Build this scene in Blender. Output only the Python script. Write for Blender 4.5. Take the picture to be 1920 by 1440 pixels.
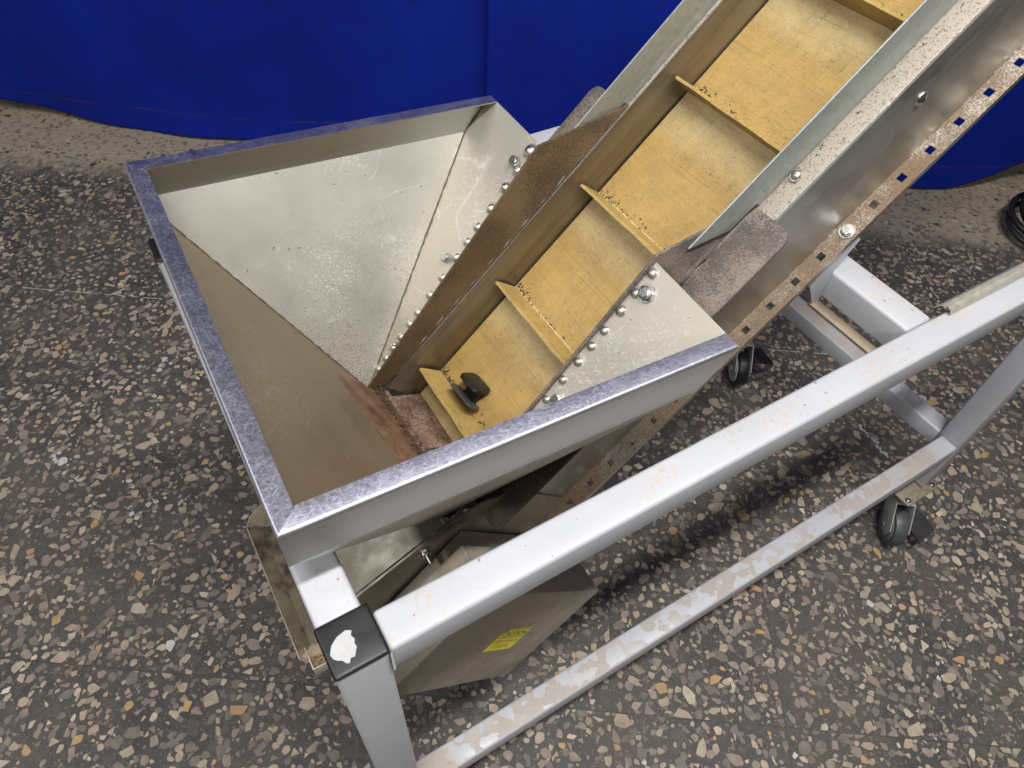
import bpy, bmesh, math, random
from mathutils import Matrix, Vector
from math import radians, sin, cos, pi

for o in list(bpy.data.objects):
    bpy.data.objects.remove(o, do_unlink=True)
scene = bpy.context.scene
COL = scene.collection
FZ = 0.93                      # frame reference plane (top of the post caps) above the floor

# ------------------------------------------------------------------ camera
cam_data = bpy.data.cameras.new('camera')
cam = bpy.data.objects.new('camera', cam_data)
COL.objects.link(cam)
_r = Vector((0.8567, -0.5138, 0.0458)).normalized()
_f = Vector((0.3600, 0.5318, -0.7665)).normalized()
_r = (_r - _f * _r.dot(_f)).normalized()
_u = _r.cross(_f)
_m = Matrix((_r, _u, -_f)).transposed().to_4x4()
_m.translation = Vector((0.0052, -0.2281, 0.6327 + FZ))
cam.matrix_world = _m
cam_data.sensor_width = 36.0
cam_data.lens = 1327.5 / 1920 * 36.0
cam_data.clip_start = 0.02
cam_data.clip_end = 60
scene.camera = cam

# ------------------------------------------------------------------ light
world = bpy.data.worlds.new('World')
scene.world = world
world.use_nodes = True
_bg = world.node_tree.nodes['Background']
_bg.inputs[0].default_value = (0.50, 0.48, 0.45, 1)
_bg.inputs[1].default_value = 0.145


def area(name, loc, target, sx, sy, power, col):
    l = bpy.data.lights.new(name, 'AREA')
    l.shape = 'RECTANGLE'
    l.size, l.size_y, l.energy, l.color = sx, sy, power, col
    o = bpy.data.objects.new(name, l)
    COL.objects.link(o)
    d = (Vector(target) - Vector(loc)).normalized()
    o.rotation_euler = d.to_track_quat('-Z', 'Y').to_euler()
    o.location = loc
    return o


area('ceiling_tube_lamp', (0.5, -0.50, 3.45), (0.5, -0.50, 0), 2.4, 0.14, 112, (1.0, 0.98, 0.95))
area('ceiling_tube_lamp', (-1.6, -2.6, 3.4), (-1.6, -2.6, 0), 3.2, 0.30, 64, (1.0, 0.98, 0.95))
area('ceiling_tube_lamp', (-2.2, 0.9, 3.4), (-2.2, 0.9, 0), 0.30, 3.2, 56, (1.0, 0.98, 0.95))
vs = scene.view_settings
vs.view_transform = 'Standard'
vs.look = 'None'
vs.exposure = 0.22
vs.gamma = 1.0
vs.use_curve_mapping = False

cy = scene.cycles
cy.use_adaptive_sampling = True
cy.adaptive_threshold = 0.03
cy.use_denoising = True
cy.time_limit = 780
cy.max_bounces = 7
cy.diffuse_bounces = 3
cy.glossy_bounces = 4
cy.sample_clamp_indirect = 8

random.seed(11)


# ------------------------------------------------------------------ node helper
class NT:
    def __init__(self, name):
        self.m = bpy.data.materials.new(name)
        self.m.use_nodes = True
        self.t = self.m.node_tree
        self.t.nodes.clear()
        self.out = self.t.nodes.new('ShaderNodeOutputMaterial')
        self.p = self.t.nodes.new('ShaderNodeBsdfPrincipled')
        self.t.links.new(self.p.outputs[0], self.out.inputs[0])
        self.tc = self.t.nodes.new('ShaderNodeTexCoord')
        self.obj = self.tc.outputs['Object']

    def n(self, typ, ins=None, **props):
        nd = self.t.nodes.new('ShaderNode' + typ)
        for k, v in props.items():
            setattr(nd, k, v)
        for k, v in (ins or {}).items():
            self.set(nd.inputs[k], v)
        return nd

    def set(self, sock, v):
        if isinstance(v, bpy.types.NodeSocket):
            self.t.links.new(v, sock)
        else:
            if sock.type == 'RGBA' and len(v) == 3:
                v = (*v, 1)
            sock.default_value = v

    def math(self, op, a, b=0.0, c=0.0, clamp=False):
        nd = self.t.nodes.new('ShaderNodeMath')
        nd.operation = op
        nd.use_clamp = clamp
        self.set(nd.inputs[0], a)
        self.set(nd.inputs[1], b)
        self.set(nd.inputs[2], c)
        return nd.outputs[0]

    def mix(self, f, a, b):
        nd = self.t.nodes.new('ShaderNodeMix')
        nd.data_type = 'RGBA'
        self.set(nd.inputs[0], f)
        self.set(nd.inputs[6], a)
        self.set(nd.inputs[7], b)
        return nd.outputs[2]

    def ramp(self, v, lo, hi, a=0.0, b=1.0):
        nd = self.t.nodes.new('ShaderNodeMapRange')
        nd.clamp = True
        self.set(nd.inputs[0], v)
        for i, x in enumerate((lo, hi, a, b)):
            self.set(nd.inputs[i + 1], x)
        return nd.outputs[0]

    def map(self, scale=(1, 1, 1), rot=(0, 0, 0), loc=(0, 0, 0), vec=None):
        return self.n('Mapping', {'Vector': vec or self.obj, 'Scale': scale, 'Rotation': rot, 'Location': loc}).outputs[0]

    def noise(self, scale, detail=3, rough=0.55, vec=None, dist=0.0):
        return self.n('TexNoise', {'Vector': vec or self.obj, 'Scale': scale, 'Detail': detail, 'Roughness': rough, 'Distortion': dist}).outputs[0]

    def sep(self, vec=None):
        return self.n('SeparateXYZ', {0: vec or self.obj}).outputs

    def scratch(self, scale, width=0.006, stretch=(1, 1, 1), rot=(0, 0, 0), mask=0.55, seed=0.0):
        """thin wandering lines: level lines of a noise, broken up by a second noise"""
        v = self.map(stretch, rot, (seed, seed * 1.7, seed * .6))
        a = self.math('ABSOLUTE', self.math('SUBTRACT', self.noise(scale, 1.0, 0.4, v), 0.5))
        line = self.ramp(a, 0.0, width, 1.0, 0.0)
        m = self.ramp(self.noise(scale * 0.9, 2, 0.5, self.map(vec=v, loc=(7.3, 2.1, 4.4))), mask, mask + 0.08)
        return self.math('MULTIPLY', line, m)

    def hair(self, rots, fine=700, coarse=14, thr=.66, seed=0.0, axis='Z'):
        """bundles of short straight hairline scratches at several angles"""
        out = None
        for i, a in enumerate(rots):
            v = self.map((1, 1, 1), (0, 0, a) if axis == 'Z' else (a * .5, a * .3, a), (seed + i * 3.1, i * 1.7, i))
            v = self.map((coarse * (1 + .3 * i), fine, 8 if axis == 'Z' else fine), vec=v)
            l = self.ramp(self.noise(1.0, 1.0, .5, v), thr, thr + .05)
            out = l if out is None else self.math('MAXIMUM', out, l)
        return out

    def specks(self, scale, thr, soft=0.03, seed=0.0):
        return self.ramp(self.noise(scale, 2.0, 0.6, self.map(loc=(seed, seed * 2, seed * .3))), thr, thr + soft)

    def bump(self, h, strength=0.2, dist=0.001):
        b = self.n('Bump', {'Height': h, 'Strength': strength, 'Distance': dist})
        self.t.links.new(b.outputs[0], self.p.inputs['Normal'])

    def set_p(self, **kw):
        for k, v in kw.items():
            self.set(self.p.inputs[k.replace('_', ' ')], v)
        return self.m


# ------------------------------------------------------------------ materials
def steel(name, base=(0.56, 0.55, 0.53), rough=0.3, brush=(3, 3, 300), dust=0.0, dustcol=(0.33, 0.25, 0.16), sw=0.35, aniso=0.0, speck=0.72):
    t = NT(name)
    b = t.noise(1.0, 4, 0.6, t.map(brush))
    big = t.noise(6.0, 3)
    sc = t.hair((.4, 1.3), 500, 20, .68, 2, 'X')
    col = t.mix(t.ramp(b, 0.3, 0.7), tuple(c * 0.86 for c in base), base)
    col = t.mix(t.math('MULTIPLY', sc, sw), col, (0.78, 0.78, 0.76))
    dm = t.math('MULTIPLY', t.ramp(t.noise(11, 5, 0.65), 0.40, 0.72), dust, clamp=True)
    sp = t.math('MULTIPLY', t.specks(170, speck, 0.03, 3), min(1.0, dust * 3))
    dm2 = t.math('MAXIMUM', dm, t.math('MULTIPLY', sp, 0.8))
    col = t.mix(dm2, col, dustcol)
    r = t.math('ADD', t.ramp(b, 0.25, 0.75, rough - 0.07, rough + 0.07), t.math('MULTIPLY', big, 0.10))
    r = t.math('ADD', r, t.math('MULTIPLY', dm2, 0.45), clamp=True)
    met = t.math('SUBTRACT', 1.0, t.math('MULTIPLY', dm2, 0.95))
    t.bump(t.math('ADD', b, t.math('MULTIPLY', sc, -0.6)), 0.10, 0.0006)
    return t.set_p(Base_Color=col, Roughness=r, Metallic=met, Anisotropic=aniso)


def rim_steel():
    t = NT('scuffed_rim_steel')
    x, y, z = t.sep(t.n('NewGeometry').outputs['Normal'])
    up = t.ramp(z, .60, .92)
    h = t.hair((.25, .8, 1.45, 2.2, 2.8), 1500, 40, .65, 1)
    brushx = t.noise(1.0, 3, .6, t.map((4, 330, 330)))
    brushy = t.noise(1.0, 3, .6, t.map((330, 4, 330)))
    br = t.mix(t.ramp(t.math('ABSOLUTE', x), .3, .7), brushx, brushy)
    cl = t.noise(8, 5, .65)
    top = t.mix(t.ramp(cl, .3, .7), (0.45, 0.455, 0.57), (0.49, 0.49, 0.60))  # blue tint: the curtain's reflection put into the colour of the upward faces
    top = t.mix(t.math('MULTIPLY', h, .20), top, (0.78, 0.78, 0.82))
    dust = t.math('MULTIPLY', t.ramp(t.noise(12, 5, .7, t.map(loc=(4, 1, 2))), .46, .66), t.ramp(t.noise(420, 2, .6), .42, .62, 0.04, 0.16))
    dust = t.math('MULTIPLY', dust, up)
    top = t.mix(dust, top, (0.46, 0.40, 0.37))
    side = t.mix(br, (0.46, 0.455, 0.44), (0.60, 0.595, 0.575))
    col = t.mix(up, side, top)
    rt = t.math('ADD', t.ramp(t.noise(260, 3, .6), .3, .7, .33, .42), t.math('MULTIPLY', h, .10))
    rs = t.ramp(br, .3, .7, .42, .52)
    r = t.n('Mix', {0: up, 2: rs, 3: rt}).outputs[0]
    r = t.math('ADD', r, t.math('MULTIPLY', dust, .35))
    t.bump(t.math('ADD', t.math('MULTIPLY', h, up), br), .10, .0005)
    return t.set_p(Base_Color=col, Roughness=r, Metallic=t.math('SUBTRACT', 1, t.math('MULTIPLY', dust, .9)))


def hopper_steel(name, axis_low, seed=0.0, warm=(0.62, 0.60, 0.55), dusty=0.45, grime=1.0, white=1.0, span=.30):
    """dusty stainless sheet; grime gathers towards the outlet (object z falling to axis_low)"""
    t = NT(name)
    z = t.sep()[2]
    v = t.map(loc=(seed, seed, seed))
    cloud = t.noise(6, 5, 0.62, v)
    low = t.ramp(t.math('ADD', z, t.math('MULTIPLY', t.math('SUBTRACT', t.noise(9, 3, .6, v), .5), .22)), axis_low + span, axis_low - .02)
    fine = t.noise(430, 2, 0.6, v)
    col = t.mix(t.ramp(cloud, .3, .7), tuple(c * 0.93 for c in warm), warm)
    patch = t.ramp(t.noise(5.5, 3, .6, t.map(loc=(seed + 3, 1, 2))), .46, .58)
    st = t.hair((.5, 1.25, 2.1, 2.9), 300, 14, .655, seed, 'X')
    arcs = t.math('MAXIMUM', t.scratch(4.2, .0045, (1, 1, 1), (.4, .2, .9), .50, seed + 1), t.scratch(7.5, .005, (1, 1, 1), (1.2, .7, .1), .52, seed + 4))
    arcs = t.math('MULTIPLY', arcs, t.ramp(t.noise(90, 3, .7, v), .40, .55))
    blot = t.math('MULTIPLY', t.ramp(t.math('ADD', t.noise(30, 4, .7, v, 1.2), t.math('MULTIPLY', t.noise(160, 3, .6), .25)), .73, .77), patch)
    s = t.math('MAXIMUM', t.math('MULTIPLY', st, t.math('MULTIPLY', patch, .45)), t.math('MAXIMUM', t.math('MULTIPLY', arcs, .55), t.math('MULTIPLY', blot, .42)))
    s = t.math('MULTIPLY', s, white)
    thr = t.ramp(low, 0, 1, 0.70, 0.475)
    sp = t.ramp(t.math('SUBTRACT', fine, thr), 0.0, 0.06)
    sp2 = t.specks(95, 0.715, 0.02, seed + 9)
    gm = t.math('MULTIPLY', t.math('MAXIMUM', t.math('MULTIPLY', sp, .72), t.math('MULTIPLY', sp2, .85)), grime, clamp=True)
    dust = t.math('MULTIPLY', t.ramp(t.math('ADD', cloud, t.math('MULTIPLY', low, .15)), .30, .80, .35, 1), dusty, clamp=True)
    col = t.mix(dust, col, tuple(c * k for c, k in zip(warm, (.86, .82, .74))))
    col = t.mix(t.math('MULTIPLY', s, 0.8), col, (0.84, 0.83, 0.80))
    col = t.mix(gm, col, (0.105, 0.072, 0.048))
    r = t.math('ADD', t.ramp(cloud, .3, .7, 0.41, 0.46), t.math('MULTIPLY', dust, .25), clamp=True)
    met = t.math('SUBTRACT', 0.90, t.math('ADD', t.math('MULTIPLY', dust, .55), t.math('MULTIPLY', t.math('MAXIMUM', gm, s), .7)), clamp=True)
    t.bump(t.math('ADD', fine, gm), 0.08, 0.0006)
    return t.set_p(Base_Color=col, Roughness=r, Metallic=met)


def rust(name, dark=(0.055, 0.036, 0.024), mid=(0.15, 0.088, 0.045), pale=(0.42, 0.33, 0.27), palek=0.5, scale=1.0, grain=190):
    t = NT(name)
    c = t.noise(9 * scale, 6, 0.68)
    g = t.noise(grain, 3, 0.65)
    col = t.mix(t.ramp(c, .36, .66), dark, mid)
    col = t.mix(t.math('MULTIPLY', t.ramp(t.math('ADD', g, t.math('MULTIPLY', t.noise(14 * scale, 3, .5, t.map(loc=(3, 3, 3))), .6)), .78, .88), palek), col, pale)
    col = t.mix(t.math('MULTIPLY', t.specks(320, .60, .04, 2), .5), col, (0.03, 0.02, 0.016))
    t.bump(t.math('ADD', g, c), 0.35, 0.0008)
    return t.set_p(Base_Color=col, Roughness=t.ramp(g, .3, .7, .5, .8), Metallic=0.15)


def belt_mat(name, pattern=True, base=(0.48, 0.320, 0.105)):
    t = NT(name)
    x, y, z = t.sep()
    weave = t.noise(1.0, 2, .5, t.map((900, 160, 200)))
    grain = t.noise(1.0, 4, .65, t.map((26, 70, 30)))
    sp = t.ramp(t.noise(1.0, 3, .65, t.map((210, 95, 200))), .57, .65)
    col = t.mix(t.ramp(grain, .3, .72), tuple(c * .80 for c in base), base)
    col = t.mix(t.ramp(weave, .35, .65, 0, .18), col, (0.30, 0.19, 0.06))
    dirt = t.ramp(t.noise(13, 5, .62), .30, .55)
    if pattern:
        wob = t.math('MULTIPLY', t.math('SUBTRACT', t.noise(1.0, 4, .7, t.map((10, 34, 10))), .5), .16)
        fr = t.math('FRACT', t.math('ADD', t.math('DIVIDE', t.math('ADD', x, 0.461), 0.2145), t.math('ADD', 20.0, 0)))
        frw = t.math('ADD', fr, wob)
        cream = t.ramp(frw, .56, .86)
        cream = t.math('MULTIPLY', cream, t.ramp(fr, 0.985, 1.0, 1, .6))
        col = t.mix(t.math('MULTIPLY', cream, .70), col, (0.74, 0.62, 0.35))
        streak = t.ramp(t.noise(1.0, 3, .6, t.map((7, 150, 1), loc=(4, 4, 0))), .60, .72)
        col = t.mix(t.math('MULTIPLY', t.math('MULTIPLY', streak, cream), .45), col, (0.24, 0.16, 0.07))
        band = t.math('MULTIPLY', t.ramp(t.math('ABSOLUTE', t.math('SUBTRACT', fr, .42)), 0.0, .20, 1, 0), t.ramp(t.noise(1.0, 3, .6, t.map((260, 5, 5))), .54, .66))
        col = t.mix(t.math('MULTIPLY', band, .6), col, (0.17, 0.115, 0.06))
        heavy = t.ramp(frw, .02, .30, 1.0, .55)
        mid = t.ramp(t.math('ABSOLUTE', t.math('SUBTRACT', frw, .60)), 0, .16, 1, 0)
        dirt = t.math('MULTIPLY', dirt, t.math('MAXIMUM', heavy, mid))
    ln = t.hair((1.57, 1.48, .05, .4), 420, 8, .68, 3)
    col = t.mix(t.math('MULTIPLY', ln, .22), col, (0.64, 0.50, 0.24))
    dl = t.hair((1.57, 1.55), 330, 5, .67, 11)
    col = t.mix(t.math('MULTIPLY', dl, .38), col, (0.20, 0.13, 0.06))
    col = t.mix(t.math('MULTIPLY', t.math('MULTIPLY', sp, dirt), .7), col, (0.13, 0.092, 0.055))
    col = t.mix(t.math('MULTIPLY', dirt, .30), col, (0.25, 0.165, 0.065))
    fine = t.ramp(t.noise(1.0, 3, .7, t.map((520, 260, 400), loc=(2, 2, 2))), .55, .63)
    col = t.mix(t.math('MULTIPLY', t.math('MULTIPLY', fine, dirt), .9), col, (0.12, 0.085, 0.045))
    col = t.mix(t.math('MULTIPLY', t.specks(60, .735, .015, 4), .85), col, (0.07, 0.05, 0.035))
    smear = t.math('MULTIPLY', t.ramp(t.noise(1.0, 5, .7, t.map((22, 9, 10), loc=(6, 2, 1))), .48, .68), .42)
    col = t.mix(smear, col, (0.26, 0.165, 0.055))
    t.bump(t.math('ADD', weave, sp), 0.12, 0.0006)
    return t.set_p(Base_Color=col, Roughness=0.48)


def wall_steel():
    """inner side walls: stainless rubbed in long streaks along the travel"""
    t = NT('rubbed_side_wall_steel')
    st = t.noise(1.0, 4, .6, t.map((2.5, 40, 40)))
    st2 = t.math('MULTIPLY', t.ramp(t.noise(1.0, 3, .6, t.map((3.0, 60, 130), loc=(3, 0, 2))), .58, .70), .7)
    col = t.mix(t.ramp(st, .3, .7), (0.20, 0.172, 0.13), (0.34, 0.305, 0.245))
    col = t.mix(t.math('MULTIPLY', st2, .8), col, (0.10, 0.08, 0.055))
    t.bump(st, .12, .0006)
    return t.set_p(Base_Color=col, Roughness=t.ramp(st, .3, .7, .30, .5), Metallic=t.math('SUBTRACT', .85, t.math('MULTIPLY', st2, .6)))


def paint(name, dirt=0.35, patch=0.0, dirtcol=(0.42, 0.34, 0.27)):
    """light grey painted tube; settled dirt only on faces that look up"""
    t = NT(name)
    up = t.ramp(t.sep(t.n('NewGeometry').outputs['Normal'])[2], .75, .97)
    cl = t.noise(9, 4, .6)
    base = t.mix(t.ramp(cl, .3, .7), (0.380, 0.393, 0.428), (0.422, 0.434, 0.468))
    d = t.math('MULTIPLY', t.ramp(t.noise(16, 5, .7, t.map(loc=(2, 5, 1))), .47, .57), t.ramp(t.noise(150, 3, .6), .42, .66))
    d = t.math('MULTIPLY', d, dirt)
    if patch:
        vor = t.n('TexVoronoi', {'Vector': t.n('VectorMath', {0: t.obj, 1: t.n('VectorMath', {0: t.n('TexNoise', {'Vector': t.obj, 'Scale': 38.0, 'Detail': 3.0}).outputs['Color'], 3: .03}, operation='SCALE').outputs[0]}, operation='ADD').outputs[0], 'Scale': 46.0, 'Randomness': 1.0}).outputs['Color']
        isl = t.ramp(t.math('ADD', t.sep(vor)[0], t.math('MULTIPLY', t.noise(40, 3, .6), .5)), .80, .83)
        region = t.ramp(t.noise(4.0, 2, .5, t.map((1, 1, 1), loc=(8, 1, 0))), .44, .54)
        film = t.math('SUBTRACT', 1.0, t.math('MULTIPLY', isl, region), clamp=True)
        film = t.math('MULTIPLY', film, t.ramp(t.noise(60, 3, .6), .2, .5, .72, 1.0))
        film = t.math('MULTIPLY', film, t.ramp(t.noise(5, 3, .5, t.map(loc=(1, 9, 4))), .40, .50, .25, 1.0))
        d = t.math('MAXIMUM', d, t.math('MULTIPLY', film, patch))
    d = t.math('MULTIPLY', d, up)
    col = t.mix(d, base, dirtcol)
    sp = t.math('MULTIPLY', t.specks(120, .715, .02, 6), up)
    col = t.mix(t.math('MULTIPLY', sp, .8), col, (0.16, 0.11, 0.08))
    ln = t.math('MULTIPLY', t.scratch(10, .004, (1, 1, 1), (0, 0, .5), .55, 4), up)
    col = t.mix(t.math('MULTIPLY', ln, .35), col, (0.30, 0.26, 0.24))
    t.bump(cl, .03, .001)
    return t.set_p(Base_Color=col, Roughness=t.math('ADD', .36, t.math('MULTIPLY', d, .4)), Coat_Weight=0.06)


def plain(name, col, rough=0.5, metal=0.0, var=0.25, scale=40, bumpk=0.1):
    t = NT(name)
    a = t.noise(scale, 4, .6)
    c = t.mix(t.ramp(a, .3, .7), tuple(x * (1 - var) for x in col), col)
    t.bump(a, bumpk, .0008)
    return t.set_p(Base_Color=c, Roughness=t.ramp(a, .3, .7, max(.05, rough - .08), min(1, rough + .08)), Metallic=metal)


def galvanised():
    t = NT('galvanised_steel')
    vor = t.n('TexVoronoi', {'Vector': t.obj, 'Scale': 120.0}).outputs['Color']
    a = t.noise(14, 4, .6)
    f = t.noise(220, 2, .6)
    col = t.mix(t.math('ADD', t.math('MULTIPLY', t.sep(vor)[0], .4), t.math('MULTIPLY', a, .6)), (0.29, 0.315, 0.295), (0.42, 0.445, 0.42))
    col = t.mix(t.math('MULTIPLY', t.specks(200, .68, .03, 1), .6), col, (0.20, 0.16, 0.11))
    t.bump(f, .14, .0006)
    return t.set_p(Base_Color=col, Roughness=t.ramp(a, .3, .7, .42, .56), Metallic=.45)


def flange_dusty(name, col=(0.30, 0.215, 0.135), k=.88):
    t = NT(name)
    g = t.noise(300, 3, .65)
    c = t.noise(12, 4, .6)
    up = t.ramp(t.sep(t.n('NewGeometry').outputs['Normal'])[2], .3, .6)
    dm = t.math('MULTIPLY', t.ramp(t.math('ADD', t.math('MULTIPLY', g, .5), t.math('MULTIPLY', c, .5)), .36, .50), t.math('MULTIPLY', up, k))
    cc = t.mix(dm, (0.42, 0.39, 0.34), col)
    cc = t.mix(t.math('MULTIPLY', t.specks(420, .57, .04, 5), t.math('MULTIPLY', up, .65)), cc, (0.075, 0.05, 0.034))
    t.bump(g, .3, .0008)
    return t.set_p(Base_Color=cc, Roughness=t.math('ADD', .33, t.math('MULTIPLY', dm, .5)), Metallic=t.math('SUBTRACT', .9, t.math('MULTIPLY', dm, .9)))


def curtain_mat():
    t = NT('blue_curtain_cloth')
    x, y, z = t.sep()
    w = t.noise(1.0, 2, .5, t.map((900, 900, 900)))
    cl = t.noise(2.4, 4, .6)
    col = t.mix(t.ramp(cl, .3, .7), (0.0005, 0.0100, 0.205), (0.0008, 0.0158, 0.290))
    st = t.math('MULTIPLY', t.ramp(t.noise(1.0, 4, .65, t.map((9, 9, 16), loc=(1, 0, 3))), .65, .73), .6)
    col = t.mix(st, col, (0.006, 0.010, 0.045))
    hem = t.math('MULTIPLY', t.ramp(t.math('ABSOLUTE', t.math('SUBTRACT', z, t.math('ADD', .085, t.math('MULTIPLY', t.noise(3), .03)))), 0, .006, 1, 0), t.ramp(t.noise(7), .38, .6))
    col = t.mix(t.math('MULTIPLY', hem, .55), col, (0.05, 0.035, 0.05))
    t.bump(t.math('ADD', w, t.math('MULTIPLY', t.noise(24, 3), 1.5)), .12, .002)
    return t.set_p(Base_Color=col, Roughness=.72, Specular_IOR_Level=.22)


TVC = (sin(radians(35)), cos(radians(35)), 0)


def terrazzo(name, base=(0.048, 0.047, 0.047), dust=0.42, dustcol=(0.14, 0.118, 0.094)):
    t = NT(name)
    geo = t.n('NewGeometry').outputs['Position']
    sm = t.n('TexVoronoi', {'Vector': geo, 'Scale': 230.0}).outputs
    c1 = t.sep(sm['Color'])
    grit = t.math('MULTIPLY', t.ramp(c1[0], .72, .80), t.ramp(sm['Distance'], .30, .42, 1, 0))
    gcol = t.mix(c1[1], (0.11, 0.095, 0.08), (0.30, 0.245, 0.18))
    mott = t.noise(20, 5, .65, geo)
    col = t.mix(t.ramp(mott, .3, .7), tuple(b * .7 for b in base), tuple(b * 1.25 for b in base))
    col = t.mix(t.math('MULTIPLY', grit, .7), col, gcol)
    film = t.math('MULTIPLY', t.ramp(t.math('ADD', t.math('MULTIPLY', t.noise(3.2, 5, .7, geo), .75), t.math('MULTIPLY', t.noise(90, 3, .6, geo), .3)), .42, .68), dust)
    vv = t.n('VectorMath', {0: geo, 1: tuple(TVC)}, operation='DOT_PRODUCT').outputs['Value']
    edge = t.math('MULTIPLY', t.ramp(t.math('ADD', vv, t.math('MULTIPLY', t.noise(6, 3, .6, geo), .16)), 1.95, 2.12), .75)  # pale ramp towards the curtain: brighter light there, painted into the colour
    film = t.math('MAXIMUM', film, edge)  # dust film, plus the painted light strip
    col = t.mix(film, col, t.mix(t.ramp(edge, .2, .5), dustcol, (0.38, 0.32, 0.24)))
    t.bump(t.noise(160, 3, .6, geo), .08, .0006)
    return t.set_p(Base_Color=col, Roughness=t.math('ADD', t.ramp(mott, .3, .7, .46, .60), t.math('MULTIPLY', film, .4)), Specular_IOR_Level=.30)


def chip_mat(name, a, b, film=0.38):
    t = NT(name)
    geo = t.n('NewGeometry').outputs['Position']
    n1 = t.noise(55, 4, .65, geo)
    n2 = t.noise(300, 3, .6, geo)
    col = t.mix(t.ramp(n1, .32, .68), a, b)
    col = t.mix(t.ramp(n2, .60, .72, 0, .45), col, tuple(x * .45 for x in a))
    f = t.math('MULTIPLY', t.ramp(t.math('ADD', t.math('MULTIPLY', t.noise(3.2, 5, .7, geo), .75), t.math('MULTIPLY', t.noise(90, 3, .6, geo), .3)), .40, .68), film)
    col = t.mix(f, col, (0.085, 0.072, 0.060))
    return t.set_p(Base_Color=col, Roughness=t.math('ADD', .50, t.math('MULTIPLY', f, .3)), Specular_IOR_Level=.30)


M_RIM = rim_steel()
M_STEEL = steel('brushed_stainless', rough=.30, brush=(2, 300, 300), dust=.12)
M_WEB = steel('brushed_side_channel', base=(0.50, 0.49, 0.46), rough=.34, brush=(1.5, 200, 260), dust=.22)
M_GUARDBOX = steel('dusty_stainless_guard', base=(0.46, 0.41, 0.34), rough=.42, brush=(200, 3, 3), dust=.75, dustcol=(0.23, 0.178, 0.125), speck=.66)
M_TRAY = steel('dusty_brown_tray', base=(0.45, 0.38, 0.29), rough=.45, brush=(3, 60, 3), dust=1.0, dustcol=(0.24, 0.175, 0.105))
M_COVER = steel('dusty_tail_cover', base=(0.52, 0.49, 0.43), rough=.52, brush=(3, 60, 3), dust=.9, dustcol=(0.36, 0.315, 0.24))
M_HOP_BACK = hopper_steel('hopper_sheet_pale', -.345, 0.0, warm=(0.66, 0.645, 0.60), dusty=.38)
M_HOP_RIGHT = hopper_steel('hopper_sheet_right', -.345, 4.0, warm=(0.60, 0.57, 0.51), dusty=.45, grime=.65, white=.8)
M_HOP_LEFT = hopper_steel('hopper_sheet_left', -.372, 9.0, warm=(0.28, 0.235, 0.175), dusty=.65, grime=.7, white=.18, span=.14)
M_RUST_SKIRT = rust('brown_rust_skirt', dark=(0.045, 0.032, 0.022), mid=(0.115, 0.070, 0.030), pale=(0.21, 0.140, 0.068), palek=.5, scale=.8, grain=330)
M_RUST_FLANGE = rust('speckled_rust_flange', dark=(0.065, 0.062, 0.062), mid=(0.115, 0.09, 0.076), pale=(0.26, 0.205, 0.17), palek=.70, scale=1.6, grain=520)
M_RUST_PLATE = rust('rust_red_plate', dark=(0.075, 0.04, 0.024), mid=(0.20, 0.105, 0.055), pale=(0.32, 0.20, 0.12), palek=.6, scale=1.8, grain=420)
M_RUST_FLOOR = rust('scaly_rust_plate', dark=(0.085, 0.05, 0.036), mid=(0.22, 0.125, 0.085), pale=(0.34, 0.24, 0.18), palek=.6, scale=2.2)
M_BELT = belt_mat('worn_yellow_belt')
M_FLIGHT = belt_mat('yellow_flight', False, base=(0.52, 0.36, 0.115))
M_WALL = wall_steel()
M_GALV = galvanised()
M_FLANGE = flange_dusty('dusty_lower_flange', (0.165, 0.112, 0.070), 1.0)
M_TOPFLANGE = flange_dusty('pale_top_flange', (0.36, 0.315, 0.27), .8)
M_PAINT = paint('grey_white_paint', .75)
M_PAINT_LOW = paint('grey_white_paint_dirty', .4, .78, (0.33, 0.272, 0.222))
M_BLACK = plain('black_rubber', (0.014, 0.014, 0.016), .42, var=.3)
M_BLACKPL = plain('black_plastic', (0.012, 0.013, 0.015), .36, var=.3)
M_PLATE = plain('dusty_zinc_plate', (0.27, 0.225, 0.17), .6, .35, .4, 90, .3)
M_DGREY = plain('dark_grey_plastic', (0.06, 0.065, 0.07), .45, var=.3)
M_MGREY = plain('dusty_grey_plastic', (0.13, 0.135, 0.135), .6, var=.4)
M_PEDAL = plain('worn_black_plastic', (0.030, 0.030, 0.033), .55, var=.35)
M_LGREY = plain('light_grey_plastic', (0.50, 0.52, 0.52), .4, var=.15)
M_ZINC = plain('zinc_plated_bolt', (0.62, 0.62, 0.60), .3, 1.0, .3, 160, .15)
M_DOME = plain('steel_dome', (0.66, 0.63, 0.58), .40, 1.0, .45, 210, .15)
M_WHITEP = plain('white_paint_smear', (0.42, 0.42, 0.43), .6, var=.16, scale=130, bumpk=.5)
M_GROUT = plain('pale_grout', (0.40, 0.385, 0.36), .8, var=.35, scale=90)
M_LABEL = plain('yellow_label', (0.80, 0.70, 0.03), .45, var=.10, scale=60)
M_INK = plain('black_ink', (0.03, 0.028, 0.02), .5)
M_INK2 = plain('faded_ochre_ink', (0.50, 0.40, 0.03), .5)
M_SEAM = plain('dirty_weld_seam', (0.15, 0.115, 0.08), .7, .2, .6, 120, .5)
M_SAW = plain('sawdust', (0.30, 0.20, 0.11), .9, var=.5, scale=200)
M_CRUMB = plain('dark_crumbs', (0.10, 0.065, 0.035), .9, var=.6, scale=200)
M_STRIP = plain('cream_aluminium', (0.62, 0.59, 0.50), .35, .6, .2, 80)
M_CURTAIN = curtain_mat()
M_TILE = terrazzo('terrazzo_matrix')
M_TILE_LIT = terrazzo('terrazzo_matrix_lit', (0.062, 0.057, 0.05), .6, (0.27, 0.225, 0.165))  # paler copy for the row by the curtain, its brighter light painted in
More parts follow.
